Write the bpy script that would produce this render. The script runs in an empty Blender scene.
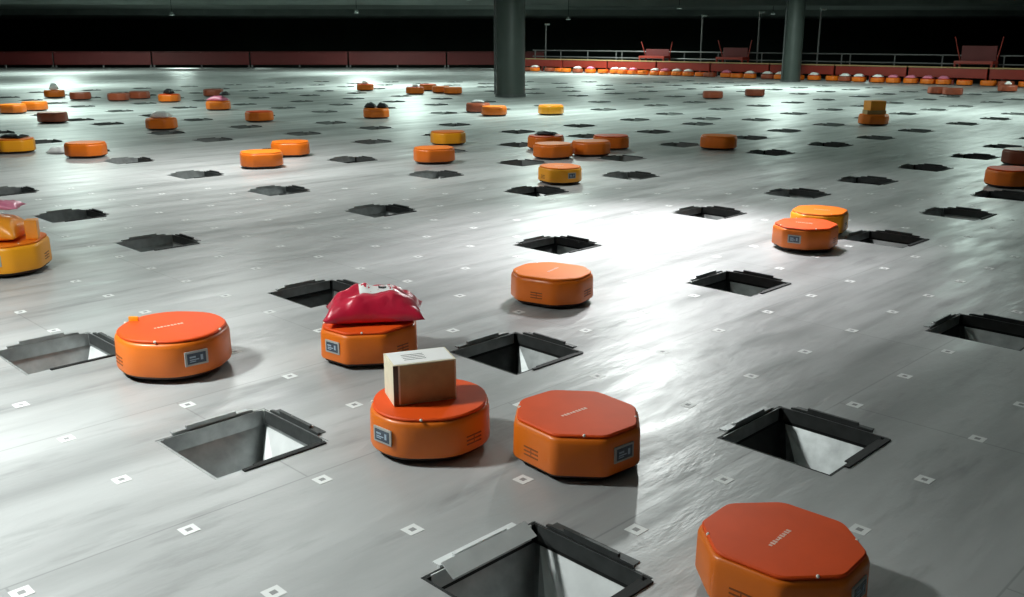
import bpy, bmesh, math, random
from mathutils import Vector, Matrix, noise
from mathutils.geometry import delaunay_2d_cdt
random.seed(7)
C = bpy.context.scene.collection
S = bpy.context.scene
PI = math.pi
R2 = 2 ** .5
# ------------------------------------------------------------------ camera
CAM_H, FOC, HOR = 1.8, 950.0, 38.0
PIT = math.atan((298.5 - HOR) / FOC)

def at(px, py, z=0.0):
    """ground-plane (or height z) point seen at a photograph pixel"""
    a, b = px - 512, 298.5 - py
    dy = FOC * math.cos(PIT) + b * math.sin(PIT)
    dz = -FOC * math.sin(PIT) + b * math.cos(PIT)
    t = -(CAM_H - z) / dz
    return Vector((a * t, dy * t, z))

def pix(p):
    x, y, z = p[0], p[1], p[2] - CAM_H
    fw = y * math.cos(PIT) - z * math.sin(PIT)
    up = y * math.sin(PIT) + z * math.cos(PIT)
    if fw < .1: return (-9999, -9999)
    return 512 + FOC * x / fw, 298.5 - FOC * up / fw

cd = bpy.data.cameras.new('camera'); cam = bpy.data.objects.new('camera', cd); C.objects.link(cam)
cam.location = (0, 0, CAM_H); cam.rotation_euler = (PI / 2 - PIT, 0, 0)
cd.sensor_width = 36; cd.lens = FOC / 1024 * 36; cd.clip_end = 400
S.camera = cam

# ------------------------------------------------------------------ materials
def mat(name, col, rough=.5, metal=0.0, spec=.5, coat=0.0, var=0.0, vscale=8.0, bump=0.0, bscale=40.0, emit=None, es=0.0, trans=0.0):
    m = bpy.data.materials.new(name); m.use_nodes = True
    nt = m.node_tree; b = nt.nodes['Principled BSDF']
    b.inputs['Base Color'].default_value = (*col, 1); b.inputs['Roughness'].default_value = rough
    b.inputs['Metallic'].default_value = metal; b.inputs['Specular IOR Level'].default_value = spec
    b.inputs['Coat Weight'].default_value = coat; b.inputs['Coat Roughness'].default_value = .12
    if emit:
        b.inputs['Emission Color'].default_value = (*emit, 1); b.inputs['Emission Strength'].default_value = es
    tc = nt.nodes.new('ShaderNodeTexCoord')
    nz = nt.nodes.new('ShaderNodeTexNoise'); nz.inputs['Scale'].default_value = vscale; nz.inputs['Detail'].default_value = 5
    nt.links.new(tc.outputs['Object'], nz.inputs['Vector'])
    if var > 0:
        mr = nt.nodes.new('ShaderNodeMapRange'); mr.inputs['From Min'].default_value = .3; mr.inputs['From Max'].default_value = .7
        mr.inputs['To Min'].default_value = 1 - var; mr.inputs['To Max'].default_value = 1 + var * .4
        nt.links.new(nz.outputs['Fac'], mr.inputs['Value'])
        mx = nt.nodes.new('ShaderNodeMix'); mx.data_type = 'RGBA'; mx.blend_type = 'MULTIPLY'; mx.inputs['Factor'].default_value = 1
        mx.inputs['A'].default_value = (*col, 1)
        nt.links.new(mr.outputs['Result'], mx.inputs['B']); nt.links.new(mx.outputs['Result'], b.inputs['Base Color'])
    if bump > 0:
        n2 = nt.nodes.new('ShaderNodeTexNoise'); n2.inputs['Scale'].default_value = bscale; n2.inputs['Detail'].default_value = 3
        nt.links.new(tc.outputs['Object'], n2.inputs['Vector'])
        bp = nt.nodes.new('ShaderNodeBump'); bp.inputs['Strength'].default_value = bump; bp.inputs['Distance'].default_value = .01
        nt.links.new(n2.outputs['Fac'], bp.inputs['Height']); nt.links.new(bp.outputs['Normal'], b.inputs['Normal'])
    return m

M = {}
M['shell'] = mat('orange_shell_plastic', (.80, .17, .005), .42, coat=.12, var=.08, vscale=5)
M['tray'] = mat('red_orange_tray_plastic', (.82, .085, .007), .55, spec=.22, coat=0.0, var=.08, vscale=5)
M['tray_orange'] = mat('orange_tray_plastic', (.88, .20, .008), .55, spec=.22, coat=0.0, var=.06, vscale=5)
M['shell_amber'] = mat('amber_shell_plastic', (1.0, .40, .008), .4, coat=.1, var=.06, vscale=5)
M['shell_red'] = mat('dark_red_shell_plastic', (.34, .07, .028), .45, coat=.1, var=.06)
M['skirt'] = mat('black_bumper_rubber', (.03, .012, .008), .6, var=.1)
M['wheel'] = mat('black_wheel_rubber', (.02, .02, .02), .8, var=.1)
M['panel'] = mat('dark_blue_grey_panel_glass', (.06, .08, .11), .22, var=.1)
M['bezel'] = mat('pale_grey_panel_bezel', (.42, .42, .40), .5, var=.05)
M['mark'] = mat('white_print', (.95, .62, .5), .5, var=.05)
M['screen'] = mat('pale_screen_print', (.35, .45, .55), .4, var=.05)
M['lens'] = mat('clear_sensor_lens', (.9, .88, .8), .15, var=.02)
M['vent'] = mat('dark_orange_vent_slot', (.25, .06, .01), .6, var=.05)
M['steel'] = mat('galvanised_sheet_steel', (.42, .44, .44), .42, metal=.55, var=.25, vscale=14, bump=.04)
M['steel_lit'] = mat('lit_galvanised_steel', (.78, .80, .80), .5, metal=.15, var=.12, vscale=9, bump=.02)  # galvanised steel paled, lamplight and gleam put into the colour
M['steel_dark'] = mat('dark_painted_steel', (.07, .075, .075), .5, metal=.2, var=.3, vscale=14, bump=.1)
M['rubber'] = mat('black_rubber_edging', (.008, .009, .009), .7, var=.2)
M['liner'] = mat('black_drop_bag_fabric', (.006, .007, .008), .9, var=.2)
M['bolt'] = mat('bright_zinc_bolt', (.8, .8, .78), .3, metal=.6, var=.05)
M['tag'] = mat('white_vinyl_tag', (.76, .77, .76), .5, var=.05)
M['tagdark'] = mat('grey_printed_square', (.28, .28, .28), .6, var=.05)
M['red_bag'] = mat('crimson_plastic_film', (.62, .012, .05), .33, coat=.3, var=.12, vscale=12, bump=.35, bscale=26)
M['orange_bag'] = mat('orange_plastic_film', (.95, .33, .015), .36, coat=.2, var=.08, vscale=9, bump=.3, bscale=22)
M['yellow_bag'] = mat('yellow_padded_paper', (.98, .52, .02), .5, var=.06, vscale=9, bump=.2, bscale=22)
M['pit'] = mat('dull_grey_chute_steel', (.13, .14, .135), .6, var=.2)
M['pink_bag'] = mat('pink_plastic_film', (.72, .2, .32), .4, var=.08, bump=.3, bscale=22)
M['black_bag'] = mat('black_plastic_film', (.012, .012, .014), .4, var=.08, bump=.3, bscale=22)
M['white_bag'] = mat('white_plastic_film', (.85, .85, .84), .4, var=.05, bump=.3, bscale=22)
M['grey_bag'] = mat('grey_plastic_film', (.3, .3, .31), .4, var=.08, bump=.3, bscale=22)
M['carton'] = mat('tan_and_shaded_cardboard', (.46, .32, .15), .8, var=.1, vscale=20)  # tan box colour, also the painted shade on the cream carton's front
M['carton_pale'] = mat('cream_cardboard', (.82, .74, .55), .75, var=.08, vscale=20)
M['paper'] = mat('white_label_paper', (.9, .88, .87), .6, var=.04)
M['ink'] = mat('black_label_ink', (.03, .03, .03), .6, var=.04)
M['tape'] = mat('brown_packing_tape', (.10, .055, .03), .3, var=.05)
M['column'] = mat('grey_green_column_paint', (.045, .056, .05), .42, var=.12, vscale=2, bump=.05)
M['ceiling'] = mat('grey_green_soffit_paint', (.42, .47, .44), .85, var=.35, vscale=.12)
M['beam'] = mat('dull_galvanised_duct', (.34, .38, .36), .6, var=.2, vscale=.6)
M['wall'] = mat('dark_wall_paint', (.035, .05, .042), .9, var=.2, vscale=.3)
M['ground'] = mat('dark_concrete', (.12, .13, .125), .9, var=.2, vscale=.3)
M['red_panel'] = mat('dark_red_panel_paint', (.13, .012, .012), .6, var=.25, vscale=.5)
M['red_bright'] = mat('red_machine_paint', (.30, .024, .012), .5, var=.2, vscale=1)
M['rail'] = mat('grey_rail_steel', (.18, .17, .17), .5, metal=.3, var=.1)
M['lampglass'] = mat('frosted_lamp_cover', (.6, .66, .62), .5, emit=(.75, 1, .9), es=.25)

def floor_material():
    m = bpy.data.materials.new('worn_grey_floor_panels'); m.use_nodes = True
    nt = m.node_tree; N = nt.nodes; L = nt.links; b = N['Principled BSDF']
    tc = N.new('ShaderNodeTexCoord')
    def mapped(sx, sy):
        mp = N.new('ShaderNodeMapping'); mp.inputs['Scale'].default_value = (sx, sy, 1); L.new(tc.outputs['Object'], mp.inputs['Vector']); return mp
    def nz(mp, sc, det=5, rough=.55):
        n = N.new('ShaderNodeTexNoise'); n.inputs['Scale'].default_value = sc; n.inputs['Detail'].default_value = det
        n.inputs['Roughness'].default_value = rough; L.new(mp.outputs['Vector'], n.inputs['Vector']); return n
    def ramp(src, a, c, lo, hi):
        r = N.new('ShaderNodeMapRange'); r.inputs['From Min'].default_value = a; r.inputs['From Max'].default_value = c
        r.inputs['To Min'].default_value = lo; r.inputs['To Max'].default_value = hi; L.new(src, r.inputs['Value']); return r
    def mult(a, c):
        mm = N.new('ShaderNodeMath'); mm.operation = 'MULTIPLY'; L.new(a, mm.inputs[0]); L.new(c, mm.inputs[1]); return mm
    big = nz(mapped(.35, .5), 1.0, 4)
    streak = nz(mapped(.5, 2.6), 1.2, 4, .5)
    smudge = nz(mapped(1.0, 4.5), 1.1, 6, .6)
    br = N.new('ShaderNodeTexBrick'); br.inputs['Scale'].default_value = 1
    br.inputs['Brick Width'].default_value = 2.4; br.inputs['Row Height'].default_value = 1.2
    br.inputs['Mortar Size'].default_value = .006; br.inputs['Mortar Smooth'].default_value = .6; br.inputs['Bias'].default_value = -.4
    br.inputs['Color1'].default_value = (1, 1, 1, 1); br.inputs['Color2'].default_value = (.88, .88, .88, 1); br.inputs['Mortar'].default_value = (.72, .72, .72, 1)
    mo = N.new('ShaderNodeMapping'); mo.inputs['Location'].default_value = (.4, .37, 0)
    L.new(tc.outputs['Object'], mo.inputs['Vector']); L.new(mo.outputs['Vector'], br.inputs['Vector'])
    v1 = ramp(big.outputs['Fac'], .3, .7, .86, 1.1)
    v2 = ramp(streak.outputs['Fac'], .30, .58, .78, 1.0)
    v3 = ramp(smudge.outputs['Fac'], .3, .44, .72, 1.0)
    track = nz(mapped(.10, 1.05), 1.0, 3, .5); trk2 = nz(mapped(.22, 5.5), 1.0, 3, .5)
    v4 = ramp(track.outputs['Fac'], .36, .54, .68, 1.05); v5 = ramp(trk2.outputs['Fac'], .30, .42, .80, 1.0)
    p = mult(v4.outputs[0], v5.outputs[0]); p = mult(p.outputs[0], v1.outputs[0]); p = mult(p.outputs[0], v2.outputs[0]); p = mult(p.outputs[0], v3.outputs[0])
    bw = N.new('ShaderNodeRGBToBW'); L.new(br.outputs['Color'], bw.inputs['Color'])
    p = mult(p.outputs[0], bw.outputs[0])
    mx = N.new('ShaderNodeMix'); mx.data_type = 'RGBA'; mx.blend_type = 'MULTIPLY'; mx.inputs['Factor'].default_value = 1
    mx.inputs['A'].default_value = (.45, .455, .455, 1); L.new(p.outputs[0], mx.inputs['B']); L.new(mx.outputs['Result'], b.inputs['Base Color'])
    rr = ramp(smudge.outputs['Fac'], .3, .65, .50, .29); L.new(rr.outputs[0], b.inputs['Roughness'])
    b.inputs['Specular IOR Level'].default_value = .55
    wav = nz(mapped(.9, 3.2), 1.3, 2, .4)
    fine = nz(mapped(3.0, 8.0), 2.2, 4, .6)
    ad = N.new('ShaderNodeMath'); ad.operation = 'MULTIPLY_ADD'; L.new(fine.outputs['Fac'], ad.inputs[0]); ad.inputs[1].default_value = .34; L.new(wav.outputs['Fac'], ad.inputs[2])
    bp = N.new('ShaderNodeBump'); bp.inputs['Strength'].default_value = .42; bp.inputs['Distance'].default_value = .02
    L.new(ad.outputs[0], bp.inputs['Height']); L.new(bp.outputs['Normal'], b.inputs['Normal'])
    return m
M['floor'] = floor_material()

# ------------------------------------------------------------------ mesh helpers
def obj(name, bm, m, parent=None, smooth=False, angle=None):
    me = bpy.data.meshes.new(name)
    bmesh.ops.recalc_face_normals(bm, faces=bm.faces)
    if smooth:
        for f in bm.faces: f.smooth = True
        if angle:
            for e in bm.edges:
                if len(e.link_faces) == 2 and e.calc_face_angle(0) > angle: e.smooth = False
    bm.to_mesh(me); bm.free()
    for mm in (m if isinstance(m, (list, tuple)) else [m]): me.materials.append(mm)
    o = bpy.data.objects.new(name, me); C.objects.link(o)
    if parent: o.parent = parent
    return o

def box(bm, c, s, rz=0, bev=0, mi=0, mtx=None):
    r = bmesh.ops.create_cube(bm, size=1)
    T = Matrix.Translation(c) @ Matrix.Rotation(rz, 4, 'Z') @ Matrix.Diagonal((*s, 1))
    if mtx: T = mtx @ T
    bmesh.ops.transform(bm, matrix=T, verts=r['verts'])
    fs = set(f for v in r['verts'] for f in v.link_faces)
    for f in fs: f.material_index = mi
    if bev:
        es = list(set(e for f in fs for e in f.edges))
        bmesh.ops.bevel(bm, geom=es, offset=bev, segments=2, affect='EDGES', profile=.7)

def cyl(bm, c, r, h, seg=16, axis='Z', r2=None, mi=0):
    q = bmesh.ops.create_cone(bm, segments=seg, radius1=r, radius2=r if r2 is None else r2, depth=h, cap_ends=True)
    T = Matrix.Translation(c)
    if axis == 'X': T = T @ Matrix.Rotation(PI / 2, 4, 'Y')
    if axis == 'Y': T = T @ Matrix.Rotation(PI / 2, 4, 'X')
    bmesh.ops.transform(bm, matrix=T, verts=q['verts'])
    for v in q['verts']:
        for f in v.link_faces: f.material_index = mi

def tube(bm, a, b, r, seg=8):
    a, b = Vector(a), Vector(b); d = b - a
    q = bmesh.ops.create_cone(bm, segments=seg, radius1=r, radius2=r, depth=d.length, cap_ends=True)
    T = Matrix.Translation((a + b) / 2) @ d.to_track_quat('Z', 'Y').to_matrix().to_4x4()
    bmesh.ops.transform(bm, matrix=T, verts=q['verts'])

def tag(o, label, cat, group=None, kind=None):
    o['label'] = label; o['category'] = cat
    if group: o['group'] = group
    if kind: o['kind'] = kind
    return o

def empty(name, loc, rz=0):
    o = bpy.data.objects.new(name, None); C.objects.link(o)
    o.empty_display_size = .1; o.location = loc; o.rotation_euler = (0, 0, rz); return o

def copy_tree(root):
    r = root.copy(); C.objects.link(r)
    for ch in list(root.children):
        c = ch.copy(); C.objects.link(c); c.parent = r
        for g in list(ch.children):
            d = g.copy(); C.objects.link(d); d.parent = c
    return r

def struct(o):
    o['kind'] = 'structure'; return o

# ------------------------------------------------------------------ drop chutes: where they are on the floor grid
CELL = .6
meas = [(242,441),(803,438),(537,578),(60,352),(516,352),(738,283),(988,331),(322,293),(157,243),(557,245),(885,239),(70,216),(380,211),(709,213),(958,214),(278,191),(536,191.5),(797,194),(867,181),(925,168),(195,175),(435,175),(630,176),(1005,196),(5,192),(128,161),(352,160),(770,153),(975,157),(830,145),(522,163),(622,158.5),(680,145),(213,140),(372,142),(876,138),(1005,147),(750,138),(519,145),(518,132),(579,126),(654,132),(785,131),(107,124),(197,120),(245,127),(330,123),(454,125),(635,120),(830,125),(916,131),(963,124),(707,119),(757,120),(996,119)]
chutes = []   # (u, w) in metres; u runs up-right, w runs up-left in the photograph
for q in meas:
    p = at(*q); chutes.append(((p.x + p.y) / R2, (p.y - p.x) / R2, q))
US = [3.3, 6.3, 10.3, 14.2, 17.2, 20.1, 23.1, 26.2, 29.3, 32.4, 36.2, 39.3, 42.4, 45.5, 49.4, 52.5, 55.6, 58.7]
WS = [3.2, 6.3, 9.4, 13.3, 16.6, 19.8, 23.3, 26.8, 30.2, 34.3, 37.5, 40.8, 44.8, 48, 51.2, 54.5, 58.5]
EDGE_U = 39.6          # metres: right far border of the sorting floor
EDGE_Y = 59.0          # left far border
COLS = [(28.7, 510, 98, .46), (39.0, 793, 82, .41)]
colpos = [at(510.5, 97.5), at(793, 82)]
for u in US:
    for w in WS:
        U, W = u * CELL, w * CELL
        X, Y = (U - W) / R2, (U + W) / R2
        if any(math.hypot(U - a, W - b) < 1.35 for a, b, _ in chutes): continue
        px, py = pix((X, Y, 0))
        if not (-60 < px < 1084 and 81 < py < 640): continue
        if U > EDGE_U - 2.2 or Y > EDGE_Y - 3: continue
        if any(math.hypot(X - c.x, Y - c.y) < 1.2 for c in colpos): continue
        chutes.append((U, W, (px, py)))
HS = .285          # half side of a hole

# floor, with a real square hole under every chute
def build_floor():
    out = [(-30, 78), (-30, -20), (EDGE_U + 3, -20 - 0), (EDGE_U + 3, 78)]
    # border in (u,w): from world corners
    def uw(X, Y): return ((X + Y) / R2, (Y - X) / R2)
    # far-left border Y = EDGE_Y + 2.5 ; right border u = EDGE_U + 2
    c0 = uw(-48, -4); c1 = uw(-48, EDGE_Y + 2.5)
    ku = EDGE_U + 2.0; yw = (EDGE_Y + 2.5) * R2 - ku
    c2 = (ku, yw); c3 = (ku, (-4) * R2 - ku)
    vs = [Vector(c) for c in (c0, c1, c2, c3)]
    es = [(0, 1), (1, 2), (2, 3), (3, 0)]
    for U, W, _ in chutes:
        k = len(vs)
        vs += [Vector((U - HS, W - HS)), Vector((U + HS, W - HS)), Vector((U + HS, W + HS)), Vector((U - HS, W + HS))]
        es += [(k, k + 1), (k + 1, k + 2), (k + 2, k + 3), (k + 3, k)]
    ov, oe, of, *_ = delaunay_2d_cdt(vs, es, [], 1, 1e-5)
    bm = bmesh.new()
    bv = [bm.verts.new((p.x, p.y, 0)) for p in ov]
    import collections
    cells = collections.defaultdict(list)
    for U, W, _ in chutes: cells[(int(U // 3), int(W // 3))].append((U, W))
    for f in of:
        c = sum((ov[i] for i in f), Vector((0, 0))) / len(f)
        hit = False
        for a in (-1, 0, 1):
            for b_ in (-1, 0, 1):
                for U, W in cells.get((int(c.x // 3) + a, int(c.y // 3) + b_), ()):
                    if abs(c.x - U) < HS - 1e-4 and abs(c.y - W) < HS - 1e-4: hit = True
        if not hit:
            try: bm.faces.new([bv[i] for i in f])
            except ValueError: pass
    for e in list(bm.edges):
        if not e.link_faces: bm.edges.remove(e)
    # give the deck a thickness
    r = bmesh.ops.extrude_face_region(bm, geom=bm.faces[:])
    bmesh.ops.translate(bm, vec=(0, 0, -.02), verts=[g for g in r['geom'] if isinstance(g, bmesh.types.BMVert)])
    o = obj('floor', bm, M['floor']); o.rotation_euler = (0, 0, PI / 4)
    return struct(o)

# ------------------------------------------------------------------ chute (local x = u: up-right, local y = w: up-left)
def hopper_bm():
    """a tapering four-sided sheet-metal funnel, each wall a plate of its own thickness"""
    bm = bmesh.new(); a, b = HS - .004, .12
    t0, t1 = -.075, -.52
    ring = []
    for (k, z) in ((a, t0), (b, t1)):
        ring.append([bm.verts.new((x * k, y * k, z)) for x, y in ((-1, -1), (1, -1), (1, 1), (-1, 1))])
    for i in range(4):
        j = (i + 1) % 4
        bm.faces.new((ring[0][i], ring[0][j], ring[1][j], ring[1][i]))
    return bm
def solid(o, t=.006, off=-1):
    md = o.modifiers.new('thickness', 'SOLIDIFY'); md.thickness = t; md.offset = off; return o

def make_chute(kind=0):
    root = empty('parcel_chute', (0, 0, 0), PI / 4)
    bm = bmesh.new()   # black collar lining the cut edge of the floor
    a = HS - .003
    for sx, sy, lx, ly in ((0, 1, 2 * a, .012), (0, -1, 2 * a, .012), (1, 0, .012, 2 * a - .024), (-1, 0, .012, 2 * a - .024)):
        box(bm, (sx * (a - .006), sy * (a - .006), -.041), (lx, ly, .078))
    obj('collar', bm, M['steel'] if kind == 0 else M['rubber'], root)
    hp = obj('hopper', hopper_bm(), M['steel'] if kind != 1 else M['steel_dark'], root); solid(hp, .004, -1)
    bm = bmesh.new(); box(bm, (0, 0, -.56), (.30, .30, .09), bev=.03)
    obj('drop_bag', bm, M['liner'], root)
    # slide plate fixed on the far right wall of the funnel
    bm = bmesh.new()
    v = [bm.verts.new(p) for p in ((HS - .02, -HS + .03, -.078), (HS - .02, HS - .05, -.078), (.10, .10, -.44), (-.02, -.12, -.50), (.08, -HS + .09, -.40))]
    bm.faces.new(v)
    sp = obj('slide_plate', bm, M['steel_lit'] if kind in (0, 2) else M['steel'], root); solid(sp, .004, 1)  # lamplight on the plate is put into its paler steel
    # raised fence plates on the two far edges, stepped at the ends
    def fence(side, m):
        bm = bmesh.new()
        prof = [(-.20, .002), (-.20, .014), (-.13, .016), (-.13, .030), (.13, .030), (.13, .016), (.20, .014), (.22, .010), (.22, .002)]
        vs = []
        for t, z in prof:
            vs.append((t, z))
        lo = [bm.verts.new((HS - .004, t, z) if side == 'u' else (t, HS - .004, z)) for t, z in vs]
        hi = [bm.verts.new((HS + .010, t, z) if side == 'u' else (t, HS + .010, z)) for t, z in vs]
        bm.faces.new(lo); bm.faces.new(hi[::-1])
        for i in range(len(vs)):
            j = (i + 1) % len(vs); bm.faces.new((lo[i], hi[i], hi[j], lo[j]))
        # foot lying on the floor
        if side == 'u': box(bm, (HS + .028, .01, .0025), (.04, .40, .004))
        else: box(bm, (.01, HS + .028, .0025), (.40, .04, .004))
        # inner skirt hanging over the collar
        if side == 'u': box(bm, (HS - .016, 0, -.03), (.005, .5, .066))
        else: box(bm, (0, HS - .016, -.03), (.5, .005, .066))
        f = obj('fence_plate', bm, m, root)
        for t in (-.1, .08):
            bm = bmesh.new()
            if side == 'u': cyl(bm, (HS + .028, t, .008), .008, .008, 8)
            else: cyl(bm, (t, HS + .028, .008), .008, .008, 8)
            obj('bolt', bm, M['bolt'], f)
    if kind == 2:
        bm = bmesh.new()
        vs = [bm.verts.new(p) for p in ((-.20, HS - .012, .028), (.22, HS - .012, .028), (.22, HS - .075, -.01), (-.20, HS - .075, -.01))]
        bm.faces.new(vs); cp = obj('chute_lip', bm, M['steel_lit'], root); solid(cp, .004, 0)  # metal gleam on the flange put into the pale colour
    fence('u', M['steel_dark'])
    fence('w', M['steel_lit'] if kind == 2 else M['steel'])  # nearest chute's left fence paled for the same painted gleam
    # thin rubber strip on the near right edge
    bm = bmesh.new(); box(bm, (.05, -HS - .008, .004), (.42, .022, .008), bev=.002); box(bm, (.08, -HS + .020, -.006), (.34, .03, .006))
    obj('edge_strip', bm, M['rubber'], root)
    return root

def small_chute():
    bm = bmesh.new(); a = HS - .003
    r0 = [bm.verts.new((x * a, y * a, -.001)) for x, y in ((-1, -1), (1, -1), (1, 1), (-1, 1))]
    r1 = [bm.verts.new((x * .16, y * .16, -.4)) for x, y in ((-1, -1), (1, -1), (1, 1), (-1, 1))]
    for i in range(4):
        bm.faces.new((r0[i], r0[(i + 1) % 4], r1[(i + 1) % 4], r1[i]))
    bm.faces.new(r1)
    for f in bm.faces: f.material_index = 0
    box(bm, (HS + .004, .02, .009), (.014, .40, .016), mi=1); box(bm, (.02, HS + .004, .007), (.36, .014, .012), mi=1)
    o = obj('parcel_chute', bm, [M['pit'], M['steel_dark']]); o.rotation_euler = (0, 0, PI / 4)
    return o

protoC = [make_chute(0), make_chute(1), make_chute(2)]; usedC = [False] * 3
protoS = small_chute(); usedS = False
CL = {
 (242,441): (0, 'open steel chute with a bright white slide plate, left of the robot with the carton'),
 (803,438): (1, 'dark square chute right of the two close orange robots, above the nearest robot'),
 (537,578): (2, 'nearest chute, cut by the bottom edge, with a shiny raised steel plate on its left'),
 (60,352): (0, 'grey metal chute at left edge, touching the coral-topped robot'),
 (516,352): (1, 'dark chute right behind the robot that carries the carton'),
 (738,283): (1, 'black-rimmed chute on bright floor, below the two touching robots'),
 (988,331): (1, 'black chute cut by the right edge of the picture'),
 (322,293): (1, 'black chute half hidden behind the crimson bag'),
 (157,243): (0, 'dark grey chute on the left floor, right of the robot piled with orange parcels'),
 (557,245): (1, 'dark chute just behind the lone orange robot on the brightest floor'),
 (885,239): (1, 'dark chute immediately right of the two touching robots'),
 (70,216): (0, 'grey chute touching the back of the robot piled with orange parcels'),
 (380,211): (0, 'dark chute in the open middle floor between the crimson bag and the column'),
 (709,213): (1, 'black chute on the bright floor left of the two touching robots'),
 (958,214): (0, 'dark chute right of and behind the two touching robots'),
 (278,191): (0, 'grey chute in front of the two overlapping robots left of the middle'),
 (536,191.5): (1, 'dark chute partly under the amber robot in front of the column'),
 (797,194): (0, 'chute just behind the two touching robots'),
 (867,181): (1, 'thin dark chute, next one up and right from the two touching robots'),
 (925,168): (1, 'thin dark chute left of the robot cut by the right edge'),
 (195,175): (0, 'grey chute left of and below the two overlapping robots'),
 (435,175): (0, 'dark chute in front of the pair of robots near the picture centre'),
 (630,176): (0, 'faint grey chute right of the amber robot, below the long pair of robots'),
 (1005,196): (1, 'dark chute directly in front of the robot cut by the right edge'),
 (5,192): (0, 'dark green-grey chute at left edge behind the robot piled with parcels'),
 (128,161): (0, 'grey chute right of the pale orange robot at the left'),
 (352,160): (1, 'dark chute right of the two overlapping robots'),
 (770,153): (1, 'dark chute right of and below the lone robot between the columns'),
 (975,157): (1, 'black chute behind the robot cut by the right edge'),
 (830,145): (1, 'black chute in front and left of the robot with an orange box on top'),
}
# ------------------------------------------------------------------ robots
def outline(L, W, ch, n=5, inset=0.0, round_=.035):
    """chamfered rectangle with softened corners"""
    a, b = L / 2 - inset, W / 2 - inset; c = ch - inset * .4
    pts = [(a, -b + c), (a, b - c), (a - c, b), (-a + c, b), (-a, b - c), (-a, -b + c), (-a + c, -b), (a - c, -b)]
    out = []
    m = len(pts)
    for i in range(m):
        p0, p1, p2 = Vector(pts[i - 1]), Vector(pts[i]), Vector(pts[(i + 1) % m])
        d0 = (p0 - p1); d2 = (p2 - p1)
        r0 = min(round_ , d0.length * .45); r2 = min(round_, d2.length * .45)
        A = p1 + d0.normalized() * r0; B = p1 + d2.normalized() * r2
        for k in range(n):
            t = k / (n - 1)
            out.append((1 - t) ** 2 * A + 2 * t * (1 - t) * p1 + t * t * B)
    return out
def loft(bm, rings, cap0=True, cap1=True):
    vr = [[bm.verts.new((p[0], p[1], z)) for p in r] for r, z in rings]
    n = len(vr[0])
    for a, b in zip(vr, vr[1:]):
        for i in range(n): bm.faces.new((a[i], a[(i + 1) % n], b[(i + 1) % n], b[i]))
    if cap0: bm.faces.new(vr[0][::-1])
    if cap1: bm.faces.new(vr[-1])

RL, RW, CH = .56, .50, .135
def make_robot(shell='shell', tray='tray', detail=True, L=RL, W=RW, ch=CH, rnd=.05):
    root = empty('sorting_robot', (0, 0, 0))
    o_ = lambda ins: outline(L, W, ch, inset=ins, round_=rnd)
    bm = bmesh.new(); loft(bm, [(o_(.03), .016), (o_(.018), .022), (o_(.014), .036), (o_(.03), .046)])
    obj('bumper_skirt', bm, M['skirt'], root, True, .6)
    bm = bmesh.new()
    loft(bm, [(o_(.016), .034), (o_(.003), .038), (o_(0), .048), (o_(.002), .178), (o_(.006), .194), (o_(.012), .201), (o_(.024), .204)])
    obj('shell', bm, M[shell], root, True, .6)
    bm = bmesh.new()
    loft(bm, [(o_(.022), .203), (o_(.014), .207), (o_(.014), .213), (o_(.019), .218), (o_(.04), .2195)])
    tr = obj('tray', bm, M[tray], root, True, .6)
    if not detail:
        return root
    for x, y, r_ in ((L * .30, 0, .022), (-L * .30, 0, .022), (0, W * .33, .035), (0, -W * .33, .035)):
        bm = bmesh.new(); cyl(bm, (x, y, r_), r_, .03, 16, 'Y'); obj('wheel', bm, M['wheel'], root, True, .6)
    if detail:
        # printed line of lettering-like strokes on the tray
        bm = bmesh.new()
        rnd_ = random.Random(3); x = -.085
        for k in range(9):
            h = rnd_.choice((.012, .016, .018)); wd = .010
            box(bm, (0, x, .2198), (h, wd, .0008))
            if k % 2: box(bm, (h * .3, x + .006, .2198), (.004, .010, .0008))
            x += .017
        obj('print', bm, M['mark'], tr)
        # display panel at the front (+x) end
        bm = bmesh.new(); box(bm, (L / 2 + .001, 0, .122), (.008, .115, .072), bev=.003)
        pn = obj('display_panel', bm, M['bezel'], root)
        bm = bmesh.new(); box(bm, (L / 2 + .0052, 0, .122), (.003, .092, .052))
        obj('screen', bm, M['panel'], pn)
        bm = bmesh.new()
        for y, z, w_, h_ in ((-.02, .12, .03, .008), (-.012, .107, .045, .005), (.025, .113, .012, .026), (-.02, .098, .03, .004)):
            box(bm, (L / 2 + .0074, y, z + .01), (.0012, w_, h_))
        obj('screen_print', bm, M['screen'], pn)
        # vent slots on both long sides and rear
        for s in (-1, 1, 0):
            bm = bmesh.new()
            for k in range(3):
                if s: box(bm, (-.01, s * (W / 2 - .0015), .075 + k * .018), (.09, .004, .006))
                else: box(bm, (-L / 2 + .0005, 0, .075 + k * .018), (.004, .10, .006))
            if s: box(bm, (-.01, s * (W / 2 - .0014), .093), (.004, .003, .044))
            else: box(bm, (-L / 2 + .0004, 0, .093), (.003, .004, .044))
            obj('vent', bm, M['vent'], root)
        for x, y in ((L * .36, -W * .30), (L * .36, W * .30), (-L * .36, -W * .30)):
            bm = bmesh.new()
            bmesh.ops.create_uvsphere(bm, u_segments=10, v_segments=6, radius=.007, matrix=Matrix.Translation((x, y, .2145)))
            obj('sensor_lens', bm, M['lens'], root, True)
    return root

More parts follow.
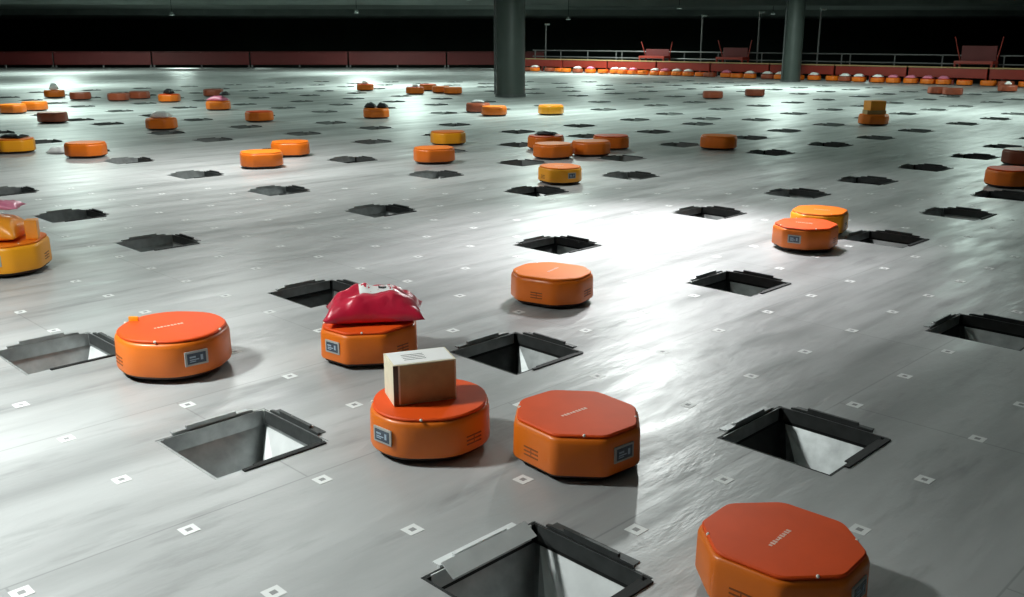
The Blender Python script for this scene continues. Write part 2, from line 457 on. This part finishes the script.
NEAR = True
protos = {
 'red': make_robot('shell', 'tray', L=.57, W=.52, ch=.155, rnd=.03),
 'round': make_robot('shell', 'tray', L=.57, W=.54, ch=.17, rnd=.09),
 'orange': make_robot('shell', 'tray_orange'),
 'amber': make_robot('shell_amber', 'tray_orange'),
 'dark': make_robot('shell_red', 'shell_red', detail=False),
 'far_red': make_robot('shell', 'tray', detail=False),
 'far_orange': make_robot('shell', 'tray_orange', detail=False),
 'far_amber': make_robot('shell_amber', 'tray_orange', detail=False),
}
used = {}
def place_robot(kind, px, py, yaw, label, z=.2196, on_top=True, group='orange parcel sorting robots on the floor', sc=1.0):
    """px,py = photograph position of the centre of the robot's top"""
    p = at(px, py, z * sc)
    o = protos[kind] if kind not in used else copy_tree(protos[kind]); used[kind] = 1
    o.location = (p.x, p.y, 0); o.rotation_euler = (0, 0, math.radians(yaw)); o.scale = (sc, sc, sc)
    tag(o, label, 'robot', group)
    return o

rob = {}
G1 = 'orange parcel sorting robots on the floor'
# near robots ------------------------------------------------- (yaw: direction the panel faces)
rob['near'] = place_robot('red', 782, 536, -42, 'nearest robot, cut by the bottom edge, red-orange top with white print', sc=.94)
rob['pair'] = place_robot('red', 577, 411, -50, 'red-orange octagonal robot with empty top, right of the robot with the carton')
rob['carton'] = place_robot('round', 430, 397, 228, 'round-cornered orange robot carrying a standing cardboard carton')
rob['left'] = place_robot('round', 172, 325, -50, 'orange robot with flat coral top at the left, beside a grey chute', sc=1.12)
rob['bag'] = place_robot('red', 369, 319, 232, 'orange robot carrying a crumpled crimson bag')
rob['lone'] = place_robot('orange', 552, 270, 150, 'lone orange robot with empty top on the brightest patch of floor')
rob['yellow'] = place_robot('red', 806, 223, 235, 'front one, coral-topped, of two robots touching each other right of the middle')
rob['yellow2'] = place_robot('amber', 820, 209.5, 60, 'rear one, yellow-orange, of two robots touching each other right of the middle')
rob['edge'] = place_robot('amber', 4, 238, 280, 'amber robot cut by the left edge, piled with orange and pink parcels', sc=1.2)
rob['amber'] = place_robot('amber', 560, 165.5, -60, 'bright amber robot with empty top, beside a chute in front of the column')
mid = [
 ('c1', 'orange', 434, 147, 200, 'orange robot in front of another just left of the picture centre'),
 ('c2', 'amber', 448, 131, 20, 'amber robot behind another just left of the picture centre'),
 ('p1', 'orange', 591, 140.5, 190, 'left one of the two robots nose to tail right of the column'),
 ('p2', 'red', 611, 135, 0, 'right one of the two robots nose to tail right of the column'),
 ('lone2', 'orange', 719, 135, 160, 'lone dull orange robot between the two columns'),
 ('d1', 'orange', 553, 143, 30, 'orange robot directly in front of the one with a black parcel'),
 ('d2', 'red', 546, 135, 30, 'orange robot with a black parcel on top, half hidden right of the column foot'),
 ('q1', 'orange', 261, 151, 200, 'front robot of the two overlapping ones left of the middle'),
 ('q2', 'orange', 290, 141, 10, 'rear robot of the two overlapping ones left of the middle'),
 ('l1', 'orange', 85, 142, 180, 'pale orange robot with empty top in the left background'),
 ('l0', 'amber', 14, 138, 200, 'amber robot at the left edge with a black parcel on top'),
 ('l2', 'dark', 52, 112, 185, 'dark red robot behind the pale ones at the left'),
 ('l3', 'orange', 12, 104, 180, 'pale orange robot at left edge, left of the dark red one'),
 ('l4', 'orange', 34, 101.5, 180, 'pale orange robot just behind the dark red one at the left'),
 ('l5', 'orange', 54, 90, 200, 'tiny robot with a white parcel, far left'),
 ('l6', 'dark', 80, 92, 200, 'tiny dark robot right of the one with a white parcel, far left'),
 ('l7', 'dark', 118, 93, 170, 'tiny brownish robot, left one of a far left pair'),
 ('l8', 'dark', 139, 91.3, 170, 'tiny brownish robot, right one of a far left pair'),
 ('m1', 'orange', 161, 118, 180, 'dull orange robot with a white and grey bag on top'),
 ('m2', 'red', 169, 94, 180, 'small orange robot with a dark parcel, far behind the bag carrier'),
 ('m3', 'orange', 218, 101, 180, 'orange robot stacked with pink and dark parcels in the left background'),
 ('m4', 'dark', 213, 89, 180, 'dark little robot right behind the one with pink and dark parcels'),
 ('m5', 'red', 259, 111, 220, 'small orange robot alone, above the two overlapping ones'),
 ('b1', 'orange', 376, 108, 190, 'orange robot carrying two black bags left of the nearer column'),
 ('b2', 'red', 365, 84, 190, 'tiny red robot with a white parcel, far behind the two black bags'),
 ('f1', 'red', 415, 87, 180, 'tiny robot, left one of the far cluster left of the column'),
 ('f2', 'red', 428, 84, 180, 'tiny robot, second from left in the far cluster left of the column'),
 ('f3', 'orange', 441, 86, 180, 'tiny robot, third from left in the far cluster left of the column'),
 ('f4', 'orange', 453, 87, 180, 'tiny robot, rightmost of the far cluster left of the column'),
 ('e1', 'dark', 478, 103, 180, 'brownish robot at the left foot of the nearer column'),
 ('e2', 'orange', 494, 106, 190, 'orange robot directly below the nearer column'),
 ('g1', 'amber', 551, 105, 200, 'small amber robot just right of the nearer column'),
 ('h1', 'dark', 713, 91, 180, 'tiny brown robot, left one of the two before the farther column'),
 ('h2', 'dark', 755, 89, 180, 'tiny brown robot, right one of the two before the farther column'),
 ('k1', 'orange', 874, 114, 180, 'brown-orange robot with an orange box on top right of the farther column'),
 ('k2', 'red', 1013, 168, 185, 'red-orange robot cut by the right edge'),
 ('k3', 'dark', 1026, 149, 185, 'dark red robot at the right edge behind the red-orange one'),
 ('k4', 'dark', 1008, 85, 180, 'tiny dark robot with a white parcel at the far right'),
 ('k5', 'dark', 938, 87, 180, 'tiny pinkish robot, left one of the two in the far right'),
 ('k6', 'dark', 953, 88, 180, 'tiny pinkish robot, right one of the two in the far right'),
]
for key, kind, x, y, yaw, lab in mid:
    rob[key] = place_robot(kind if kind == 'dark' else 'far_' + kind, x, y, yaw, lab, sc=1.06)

# low corner guard on the left robot (the little upright tab in the photograph)
bm = bmesh.new(); box(bm, (-.2, -.12, .227), (.05, .012, .03), rz=.8, bev=.004)
obj('corner_tab', bm, M['shell_amber'], rob['left'])

def build_all_chutes():
    global usedS
    for U, W, q in chutes:
        X, Y = (U - W) / R2, (U + W) / R2
        if q in CL:
            k, lab = CL[q]
            o = protoC[k] if not usedC[k] else copy_tree(protoC[k]); usedC[k] = True
            o.location = (X, Y, 0)
            tag(o, lab, 'chute', 'square parcel chutes in the sorting floor')
        else:
            o = protoS if not usedS else protoS.copy()
            if usedS: C.objects.link(o)
            usedS = True
            o.location = (X, Y, 0)
            px, py = q
            if py > 597 or px < 0 or px > 1024:
                lab = 'square chute at the outer border of the pictured floor'
            elif Y < 24:
                lab = ('distant slit-like square chute left of the nearer column' if px < 495 else
                       'distant slit-like square chute between the two columns' if px < 790 else
                       'distant slit-like square chute right of the farther column')
            else:
                lab = ('tiny dark chute in the farthest rows, left of the nearer column' if px < 495 else
                       'tiny dark chute in the farthest rows, between the two columns' if px < 790 else
                       'tiny dark chute in the farthest rows, right of the farther column')
            tag(o, lab, 'chute', 'far ' + lab[:60])


chutes = [c for c in chutes if c[2] in meas or not any(math.hypot((c[0] - c[1]) / R2 - r.location.x, (c[0] + c[1]) / R2 - r.location.y) < .72 for r in rob.values())]
build_floor()
build_all_chutes()

# ------------------------------------------------------------------ parcels
def bag_bm(L, W, H, seed=0, crumple=.02, pinch=.0, n=26):
    bm = bmesh.new(); rnd = Vector((seed * 3.1, seed * 1.7, seed))
    top, bot = {}, {}
    for i in range(n + 1):
        for j in range(n + 1):
            u = -1 + 2 * i / n; v = -1 + 2 * j / n
            prof = ((1 - abs(u) ** 2.6) * (1 - abs(v) ** 2.6)) ** .45
            x = u * L / 2 * (1 - pinch * (1 - abs(u)) * abs(v) ** 2 * .5 - .10 * (1 - v * v) * 0)
            y = v * W / 2 * (1 - pinch * (1 - abs(v)) * abs(u) ** 2 - .12 * (1 - u * u) * abs(v))
            x *= 1 - .10 * (1 - abs(v) ** 2) * abs(u)
            q = Vector((u * 1.6, v * 1.6, 0)) + rnd
            w = noise.noise(q * 1.3) * crumple * 1.6 + abs(noise.noise(q * 2.6)) * crumple * 1.1
            z = H * prof * .93 + w * prof
            zb = 0.0
            edge = i in (0, n) or j in (0, n)
            lift = H * .18 * (1 - prof)
            if edge:
                t = bm.verts.new((x, y, lift + noise.noise(q * 2) * crumple)); top[i, j] = t; bot[i, j] = t
            else:
                top[i, j] = bm.verts.new((x, y, max(z, .004) + lift * .5)); bot[i, j] = bm.verts.new((x, y, zb + lift * .9 + .001))
    for i in range(n):
        for j in range(n):
            bm.faces.new((top[i, j], top[i + 1, j], top[i + 1, j + 1], top[i, j + 1]))
            bm.faces.new((bot[i, j], bot[i, j + 1], bot[i + 1, j + 1], bot[i + 1, j]))
    return bm
TOP = .2196
def bag(name, r, L, W, H, m, label, cat, off=(0, 0), dz=0, rz=0, tilt=0, seed=1, crumple=.012, pinch=.1, group=None, n=26):
    o = obj(name, bag_bm(L, W, H, seed, crumple, pinch, n), M[m], None, True)
    b = r.location
    o.location = (b.x + off[0], b.y + off[1], TOP * r.scale.z + dz + .004); o.rotation_euler = (tilt, 0, math.radians(rz))
    tag(o, label, cat, group); return o
def label_on(parent, L, W, z, x=0, y=0, rz=0, tilt=0):
    bm = bmesh.new(); box(bm, (x, y, z), (L, W, .0014), rz=rz)
    lb = obj('shipping_label', bm, M['paper'], parent); lb.rotation_euler = (tilt, 0, 0)
    bm = bmesh.new(); Rm = Matrix.Translation((x, y, z)) @ Matrix.Rotation(rz, 4, 'Z')
    for k in range(7): box(bm, (-L * .3 + k * L * .045, -W * .22, .0011), (L * .02, W * .3, .0008), mtx=Rm)
    for k in range(3): box(bm, (L * .1, W * .28 - k * W * .13, .0011), (L * .5, W * .05, .0008), mtx=Rm)
    obj('label_ink', bm, M['ink'], lb)

# crimson bag
o = bag('courier_bag', rob['bag'], .58, .38, .185, 'red_bag', 'crumpled crimson plastic bag with a white label, riding on an orange robot', 'parcel', (.03, .02), 0, 8, 0, 3, .026, .10, n=40)
from mathutils.bvhtree import BVHTree
def draped(name, target, m, cx, cy, L, W, rz, lift, parent, n=8):
    bt = BVHTree.FromPolygons([v.co for v in target.data.vertices], [p.vertices for p in target.data.polygons])
    bm = bmesh.new(); g = {}
    for i in range(n + 1):
        for j in range(n + 1):
            x = (i / n - .5) * L; y = (j / n - .5) * W
            X = cx + x * math.cos(rz) - y * math.sin(rz); Y = cy + x * math.sin(rz) + y * math.cos(rz)
            h = bt.ray_cast(Vector((X, Y, 1)), Vector((0, 0, -1)))[0]
            g[i, j] = bm.verts.new((X, Y, (h.z if h else .1) + lift))
    for i in range(n):
        for j in range(n): bm.faces.new((g[i, j], g[i + 1, j], g[i + 1, j + 1], g[i, j + 1]))
    return obj(name, bm, M[m], parent, True)
lb = draped('shipping_label', o, 'paper', .01, .00, .19, .14, .1, .002, o)
draped('label_ink', o, 'ink', .05, -.02, .045, .03, .1, .0032, lb, 3)
draped('label_ink', o, 'ink', -.03, .03, .07, .012, .1, .0032, lb, 3)
# carton
def carton(name, r, s, rz, m, label, off=(0, 0), dz=0, tape=True, group=None, lab=True):
    base = r.location
    root = empty(name, (base.x + off[0], base.y + off[1], TOP * r.scale.z + dz + .002), math.radians(rz))
    bm = bmesh.new(); box(bm, (0, 0, s[2] / 2), s, bev=.003); obj('box_body', bm, M[m], root)
    if lab:
        bm = bmesh.new(); box(bm, (0, 0, s[2] + .0009), (s[0] * .94, s[1] * .9, .0014)); lb = obj('top_label', bm, M['paper'], root)
        bm = bmesh.new()
        for k in range(4): box(bm, (-s[0] * .1, -s[1] * .2 + k * s[1] * .12, s[2] + .0019), (s[0] * .35, s[1] * .025, .0006))
        obj('label_ink', bm, M['ink'], lb)
    if tape:
        bm = bmesh.new(); box(bm, (-s[0] / 2 + .012, -s[1] / 2 - .0006, s[2] / 2), (.022, .0012, s[2] * .97)); obj('tape', bm, M['tape'], root)
    tag(root, label, 'parcel', group); return root
o = carton('carton', rob['carton'], (.29, .185, .19), 20, 'carton_pale', 'cream cardboard carton with a white top label standing on an orange robot', (-.045, .015), lab=True)
bm = bmesh.new(); box(bm, (.012, -.0931, .095), (.25, .0012, .18)); obj('front_shade', bm, M['carton'], o)  # shade on the cream carton's front, painted as a tan layer
# pile at the left edge
bag('courier_bag', rob['edge'], .50, .46, .20, 'orange_bag', 'orange plastic parcel lying on the amber robot at the left edge', 'parcel', (-.06, -.02), 0, 5, 0, 8, .012, .1)
bag('courier_bag', rob['edge'], .40, .24, .06, 'pink_bag', 'pink plastic parcel on top of the orange parcels at the left edge', 'parcel', (-.06, .05), .225, 10, 0, 9, .012, .1)
bm = bmesh.new(); box(bm, (0, 0, .075), (.09, .11, .15), bev=.008)
o = obj('small_box', bm, M['orange_bag']); o.location = rob['edge'].location + Vector((.235, .0, TOP * 1.2 + .001)); o.rotation_euler = (0, 0, .3)
tag(o, 'small upright orange box at the right side of the parcel pile, left edge', 'parcel')
# far small parcels
far = [
 ('l0', 'black_bag', .38, .3, .07, 'black parcel on the amber robot at the left edge, background'),
 ('l5', 'white_bag', .25, .2, .22, 'white parcel on the tiny far left robot'),
 ('m1', 'white_bag', .40, .30, .15, 'white and grey glossy bag on the dull orange robot'),
 ('m2', 'black_bag', .28, .22, .16, 'dark parcel on the small robot behind the bag carrier'),
 ('m3', 'pink_bag', .5, .34, .13, 'pale pink parcel on the robot in the left background'),
 ('d2', 'black_bag', .36, .26, .07, 'flat black parcel on the robot right of the column foot'),
 ('b2', 'white_bag', .22, .2, .12, 'white parcel on the tiny red far robot'),
 ('k4', 'white_bag', .22, .2, .12, 'white parcel on the tiny robot at the far right'),
 ('f1', 'white_bag', .2, .2, .1, 'white parcel on the leftmost robot of the far cluster'),
 ('e1', 'grey_bag', .36, .26, .08, 'grey-brown parcel on the robot at the foot of the nearer column'),
]
for key, m, L, W, H, lab in far:
    bag('courier_bag', rob[key], L, W, H, m, lab, 'parcel', (0, 0), 0, random.uniform(-20, 20), 0, random.random() * 9, .01, .1, n=10)
bag('courier_bag', rob['m3'], .26, .2, .1, 'black_bag', 'small dark parcel right of the pale pink one, left background', 'parcel', (.2, -.05), .14, 0, 0, 4, .01, .1, n=10)
bag('courier_bag', rob['b1'], .27, .3, .12, 'black_bag', 'left one of the two black bags on a robot', 'parcel', (-.13, 0), 0, 0, 0, 4, .015, .1, n=12)
bag('courier_bag', rob['b1'], .25, .3, .12, 'black_bag', 'right one of the two black bags on a robot', 'parcel', (.145, 0), 0, 0, 0, 6, .015, .1, n=12)
carton('carton', rob['k1'], (.40, .3, .08), 0, 'carton', 'grey-brown flat box between the far robot and its orange box', lab=False, tape=False)
bm = bmesh.new(); box(bm, (0, 0, .1), (.36, .28, .2), bev=.015)
o = obj('orange_box', bm, M['orange_bag']); o.location = rob['k1'].location + Vector((0, 0, TOP * 1.06 + .082)); o.rotation_euler = (0, 0, .2)
tag(o, 'orange box stacked on top of the far robot right of the farther column', 'parcel')
p = at(58, 153); o = obj('courier_bag', bag_bm(.30, .24, .10, 2, .01, .1, 12), M['white_bag'], None, True); o.location = (p.x, p.y, .002)  # bag-shaped white blob added for a white reflection on the floor
tag(o, 'white blob standing for a reflection on the floor left of the pale orange robot', 'parcel')

# ------------------------------------------------------------------ floor code tags at every grid crossing without a chute
bm = bmesh.new()
box(bm, (0, 0, .0008), (.066, .066, .0012)); box(bm, (0, 0, .0016), (.024, .024, .0006), mi=1)
tagp = obj('floor_tag', bm, [M['tag'], M['tagdark']]); first = True
TG = 'white square tags on the floor grid'
special = {(4, 6): None}
robs = [r.location for r in rob.values()]
cnt = 0
for n in range(0, 22):
    for m_ in range(0, 24):
        U, W = (n + .38) * CELL, (m_ + .27) * CELL
        X, Y = (U - W) / R2, (U + W) / R2
        px, py = pix((X, Y, 0))
        if not (0 < px < 1024 and 185 < py < 597): continue
        if any(abs(U - a) < .44 and abs(W - b) < .44 for a, b, _ in chutes): continue
        if any(math.hypot(X - r.x, Y - r.y) < .32 for r in robs): continue
        o = tagp if first else tagp.copy()
        if not first: C.objects.link(o)
        first = False; cnt += 1
        o.location = (X, Y, 0); o.rotation_euler = (0, 0, PI / 4)
        tag(o, 'small white square tag with a grey centre stuck on the floor between chutes', 'tag', TG)

# ------------------------------------------------------------------ hall shell
def plane(name, pts, m):
    bm = bmesh.new(); bm.faces.new([bm.verts.new(p) for p in pts]); o = obj(name, bm, m); return struct(o)
CZ = 4.2
FAR = 128
bm = bmesh.new(); box(bm, (0, 60, -3.05), (150, 150, .1)); struct(obj('floor_lower', bm, M['ground']))
bm = bmesh.new(); box(bm, (0, 60, CZ + .1), (150, 150, .2)); struct(obj('ceiling', bm, M['ceiling']))
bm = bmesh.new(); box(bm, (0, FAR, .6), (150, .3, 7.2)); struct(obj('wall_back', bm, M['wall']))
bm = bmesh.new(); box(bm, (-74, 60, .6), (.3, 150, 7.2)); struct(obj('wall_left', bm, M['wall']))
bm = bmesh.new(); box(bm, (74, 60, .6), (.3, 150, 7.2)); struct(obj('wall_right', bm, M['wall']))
bm = bmesh.new(); box(bm, (0, -11, .6), (150, .3, 7.2)); struct(obj('wall_front', bm, M['wall']))
# ceiling beams running across the hall
k = 0
for (x0, y0, x1, y1, d) in ((-60, 34, 4, 52, .35), (-60, 60, 60, 66, .4), (2, 44, 60, 30, .3), (-60, 84, 60, 90, .5), (4, 70, 60, 52, .35)):
    a, b = Vector((x0, y0, CZ - d / 2)), Vector((x1, y1, CZ - d / 2)); L = (b - a).length
    bm = bmesh.new(); box(bm, (a + b) / 2, (L, .45, d), rz=math.atan2(y1 - y0, x1 - x0))
    k += 1; struct(obj('trim_%d' % k, bm, M['beam']))

# columns
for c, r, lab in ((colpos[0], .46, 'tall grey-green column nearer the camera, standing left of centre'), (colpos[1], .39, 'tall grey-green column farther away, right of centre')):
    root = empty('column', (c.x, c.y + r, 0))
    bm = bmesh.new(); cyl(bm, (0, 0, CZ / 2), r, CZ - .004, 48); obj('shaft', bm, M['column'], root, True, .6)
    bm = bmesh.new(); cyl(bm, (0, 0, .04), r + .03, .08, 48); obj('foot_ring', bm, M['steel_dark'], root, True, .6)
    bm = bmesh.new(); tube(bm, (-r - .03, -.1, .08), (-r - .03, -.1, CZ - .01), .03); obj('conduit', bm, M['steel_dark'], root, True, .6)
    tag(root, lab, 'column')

# left far barrier: long red panels on posts
x = -40.0; i = 0
bp = None
while x < -3:
    if bp is None:
        root = empty('safety_barrier', (0, 0, 0))
        bm = bmesh.new(); box(bm, (0, 0, .58), (5.9, .06, .72), bev=.01); obj('panel', bm, M['red_panel'], root)
        bm = bmesh.new(); box(bm, (0, 0, .98), (5.96, .09, .05), bev=.01); obj('top_rail', bm, M['red_panel'], root)
        for px_ in (-2.9, 0, 2.9):
            bm = bmesh.new(); box(bm, (px_, .06, .5), (.08, .06, 1.0)); box(bm, (px_, .06, .01), (.24, .2, .02)); obj('post', bm, M['rail'], root)
        bp = root
    else: root = copy_tree(bp)
    root.location = (x + 3, EDGE_Y + .8, 0)
    tag(root, 'long dark red barrier panel along the far left border of the floor', 'barrier', 'dark red barriers at the far left border'); x += 6; i += 1

# right far border, along constant u
def bord(w, off=0.0, z=0.0):
    U = EDGE_U + off; return Vector(((U - w) / R2, (U + w) / R2, z))
w1 = (57 - 1.7) / R2 + .3; w0 = 9.0
# red low barrier panels
bp = None; w = w1; i = 0
while w > w0:
    if bp is None:
        root = empty('safety_barrier', (0, 0, 0))
        bm = bmesh.new(); box(bm, (0, 0, .44), (3.1, .06, .36), bev=.01); obj('panel', bm, M['red_bright'], root)
        bm = bmesh.new(); box(bm, (0, 0, .66), (3.16, .10, .05), bev=.01); obj('top_rail', bm, M['carton'], root)
        for px_ in (-1.5, 0, 1.5):
            bm = bmesh.new(); box(bm, (px_, 0.06, .33), (.07, .06, .66)); obj('post', bm, M['red_bright'], root)
        bp = root
    else: root = copy_tree(bp)
    root.location = bord(w - 1.6, .55); root.rotation_euler = (0, 0, -PI / 4)
    tag(root, 'low red barrier panel along the far right border of the floor', 'barrier', 'low red barriers at the far right border'); w -= 3.2
# grey double guard rail behind
bp = None; w = w1
while w > w0:
    if bp is None:
        root = empty('guard_rail', (0, 0, 0))
        for z in (.78, 1.12):
            bm = bmesh.new(); tube(bm, (-3.18, 0, z), (3.18, 0, z), .03); obj('rail', bm, M['rail'], root, True, .6)
        for px_ in (-3.0, -1, 1, 3.0):
            bm = bmesh.new(); tube(bm, (px_, 0, 0), (px_, 0, 1.14), .03); obj('post', bm, M['rail'], root, True, .6)
        bp = root
    else: root = copy_tree(bp)
    root.location = bord(w - 3.2, 1.5); root.rotation_euler = (0, 0, -PI / 4)
    tag(root, 'grey two-bar guard rail behind the low red barriers', 'rail', 'grey guard rails at the far right border'); w -= 6.4
# thin poles rising behind the rail
for n_, (px_, top) in enumerate(((700, 2.9), (755, 3.0), (816, 3.1), (545, 2.6))):
    # find w where border shows at px_
    best = min((abs(pix(bord(ww / 10, 1.75))[0] - px_), ww / 10) for ww in range(60, 420))[1]
    c = bord(best, 1.75)
    root = empty('utility_pole', c)
    bm = bmesh.new(); tube(bm, (0, 0, .02), (0, 0, top), .04); obj('pole_shaft', bm, M['rail'], root, True, .6)
    bm = bmesh.new(); box(bm, (0, 0, .02), (.25, .25, .04), bev=.01); obj('pole_base', bm, M['rail'], root)
    bm = bmesh.new(); box(bm, (.08, 0, top - .05), (.28, .12, .1), bev=.02); obj('pole_head', bm, M['beam'], root)
    tag(root, ('thin grey pole behind the guard rail, standing about midway between the two columns', 'thin grey pole behind the guard rail, next left of the farther column', 'thin reddish-grey pole just right of the farther column', 'thin grey pole behind the guard rail, just right of the nearer column')[n_], 'pole')
# red loading stations
def station(px_, wd, ht, lab):
    best = min((abs(pix(bord(ww / 10, 1.1))[0] - px_), ww / 10) for ww in range(60, 420))[1]
    root = empty('loading_station', bord(best, 1.02), -PI / 4)
    bm = bmesh.new(); box(bm, (0, 0, .86), (wd, .6, .12), bev=.02); obj('table_top', bm, M['red_bright'], root)
    for sx in (-1, 1):
        for sy in (-1, 1):
            bm = bmesh.new(); box(bm, (sx * (wd / 2 - .05), sy * .26, .40), (.07, .07, .80)); obj('leg', bm, M['red_bright'], root)
    bm = bmesh.new(); box(bm, (0, .24, .92 + (ht - .92) / 2), (wd * .9, .05, ht - .92), bev=.01); obj('back_panel', bm, M['red_panel'], root)
    bm = bmesh.new(); tube(bm, (-wd / 2 + .05, .24, .9), (-wd / 2 - .25, .24, ht + .35), .025); tube(bm, (wd / 2 - .05, .24, .9), (wd / 2 + .1, .24, ht + .35), .025)
    obj('side_strut', bm, M['red_bright'], root)
    tag(root, lab, 'table', 'red loading stations at the far right border')
station(655, 1.6, 1.25, 'red loading table at the border, left one between the columns')
station(733, 1.5, 1.35, 'red loading table at the border, just left of the farther column')
station(975, 1.5, 1.5, 'red loading table with leaning struts at the far right')

# queue of small robots along the right border, some with pale parcels
w = w1 - .6; i = 0
qg = 'far robots queueing along the right border'
rq = random.Random(11)
while w > w0 + 2:
    c = bord(w, -.1 + rq.uniform(-.15, .15)); x_ = pix(c)[0]
    if -10 < x_ < 1040:
        kind = rq.choice(('far_red', 'far_orange', 'far_red', 'dark'))
        o = copy_tree(protos[kind]); o.scale = (1, 1, 1); o.location = (c.x, c.y, 0); o.rotation_euler = (0, 0, -PI / 4)
        tag(o, 'tiny orange-red robot in the row waiting at the low red barriers', 'robot', qg)
        if rq.random() < .62:
            p_ = obj('courier_bag', bag_bm(.42, .32, .13, rq.random() * 9, .01, .1, 8), M[rq.choice(('white_bag', 'white_bag', 'carton_pale', 'pink_bag'))], None, True)
            p_.location = (c.x, c.y, TOP + .004); p_.rotation_euler = (0, 0, -PI / 4 + .2)
            tag(p_, 'pale parcel on a tiny robot waiting at the low red barriers', 'parcel', 'pale parcels on the far queue of robots')
    w -= rq.choice((.62, .68, .85)); i += 1

# small ceiling lamps seen far away
def lamp_at(px_, Y, z, lab):
    X = (px_ - 512) / FOC * Y * 1.0
    root = empty('ceiling_lamp', (X, Y, z))
    bm = bmesh.new(); cyl(bm, (0, 0, .10), .16, .16, 16, r2=.06); obj('housing', bm, M['beam'], root, True, .6)
    bm = bmesh.new(); cyl(bm, (0, 0, .01), .14, .03, 16); obj('cover', bm, M['lampglass'], root, True, .6)
    bm = bmesh.new(); tube(bm, (0, 0, .18), (0, 0, CZ - z - .002), .02); obj('cord', bm, M['steel_dark'], root, True, .6)
    tag(root, lab, 'lamp', 'small hanging ceiling lamps')
for px_, py_, Y, lab in ((363, 15, 60, 'small pale lamp hanging left of the nearer column'), (471, 3, 58, 'small pale lamp at the top edge, immediately left of the nearer column'),
                    (566, 21, 62, 'small pale lamp immediately right of the nearer column'), (672, 11, 58, 'small hanging lamp between the two columns'),
                    (762, 16, 66, 'small lamp just left of the farther column'), (186, 17, 60, 'small pale lamp at the far upper left')):
    lamp_at(px_, Y, CAM_H + (HOR - py_) / FOC * Y, lab)

# ------------------------------------------------------------------ light
def area(name, loc, size, power, col, tgt=None, spread=None):
    l = bpy.data.lights.new(name, 'AREA'); l.shape = 'DISK'; l.size = size; l.energy = power; l.color = col
    if spread: l.spread = math.radians(spread)
    o = bpy.data.objects.new(name, l); C.objects.link(o); o.location = loc
    if tgt: o.rotation_euler = (Vector(tgt) - Vector(loc)).to_track_quat('-Z', 'Y').to_euler()
    return o
COOL = (.94, 1.0, .97)
def spot(name, loc, tgt, power, ang, blend, rad, col):
    l = bpy.data.lights.new(name, 'SPOT'); l.energy = power; l.spot_size = math.radians(ang); l.spot_blend = blend; l.shadow_soft_size = rad; l.color = col
    o = bpy.data.objects.new(name, l); C.objects.link(o); o.location = loc
    o.rotation_euler = (Vector(tgt) - Vector(loc)).to_track_quat('-Z', 'Y').to_euler(); return o
spot('ceiling_spot_middle', (1.6, 10.2, 4.0), (1.25, 8.5, 0), 2000, 72, 1.0, .3, (1.0, .99, 1.0))
area('ceiling_light_middle', (2.1, 13.6, 4.0), .3, 105, COOL, (1.6, 9.0, 0), 150)
area('ceiling_light_left', (-4.3, 4.0, 3.9), .6, 310, COOL, (-3.9, 3.2, 0), 125)
area('ceiling_light_back_left', (-4.0, 13.0, 4.0), 1.0, 230, (.97, 1, .97), None, 150)
G = (.80, 1.0, .91)
for x, y, e in ((-11, 24, 500), (1, 24, 600), (12, 24, 520), (-18, 38, 800), (-4, 38, 900), (10, 36, 800), (-24, 52, 900), (-8, 52, 1000), (4, 50, 800), (20, 30, 500)):
    area('ceiling_light_far', (x, y, 4.0), 1.4, e * .75, G, None, 165)
for x, y in ((-25, 74), (0, 74), (25, 70), (-25, 98), (0, 98), (28, 98)):
    area('added_fill_far_hall', (x, y, 3.95), 1.4, 900, G, None, 175)  # unseen fill lights, added to brighten the ceiling beyond the sorting floor
w_ = bpy.data.worlds.new('world'); S.world = w_; w_.use_nodes = True
w_.node_tree.nodes['Background'].inputs[0].default_value = (.5, .6, .56, 1); w_.node_tree.nodes['Background'].inputs[1].default_value = .1

S.view_settings.view_transform = 'Standard'; S.view_settings.look = 'None'; S.view_settings.gamma = 1
S.view_settings.use_curve_mapping = False; S.view_settings.exposure = 0
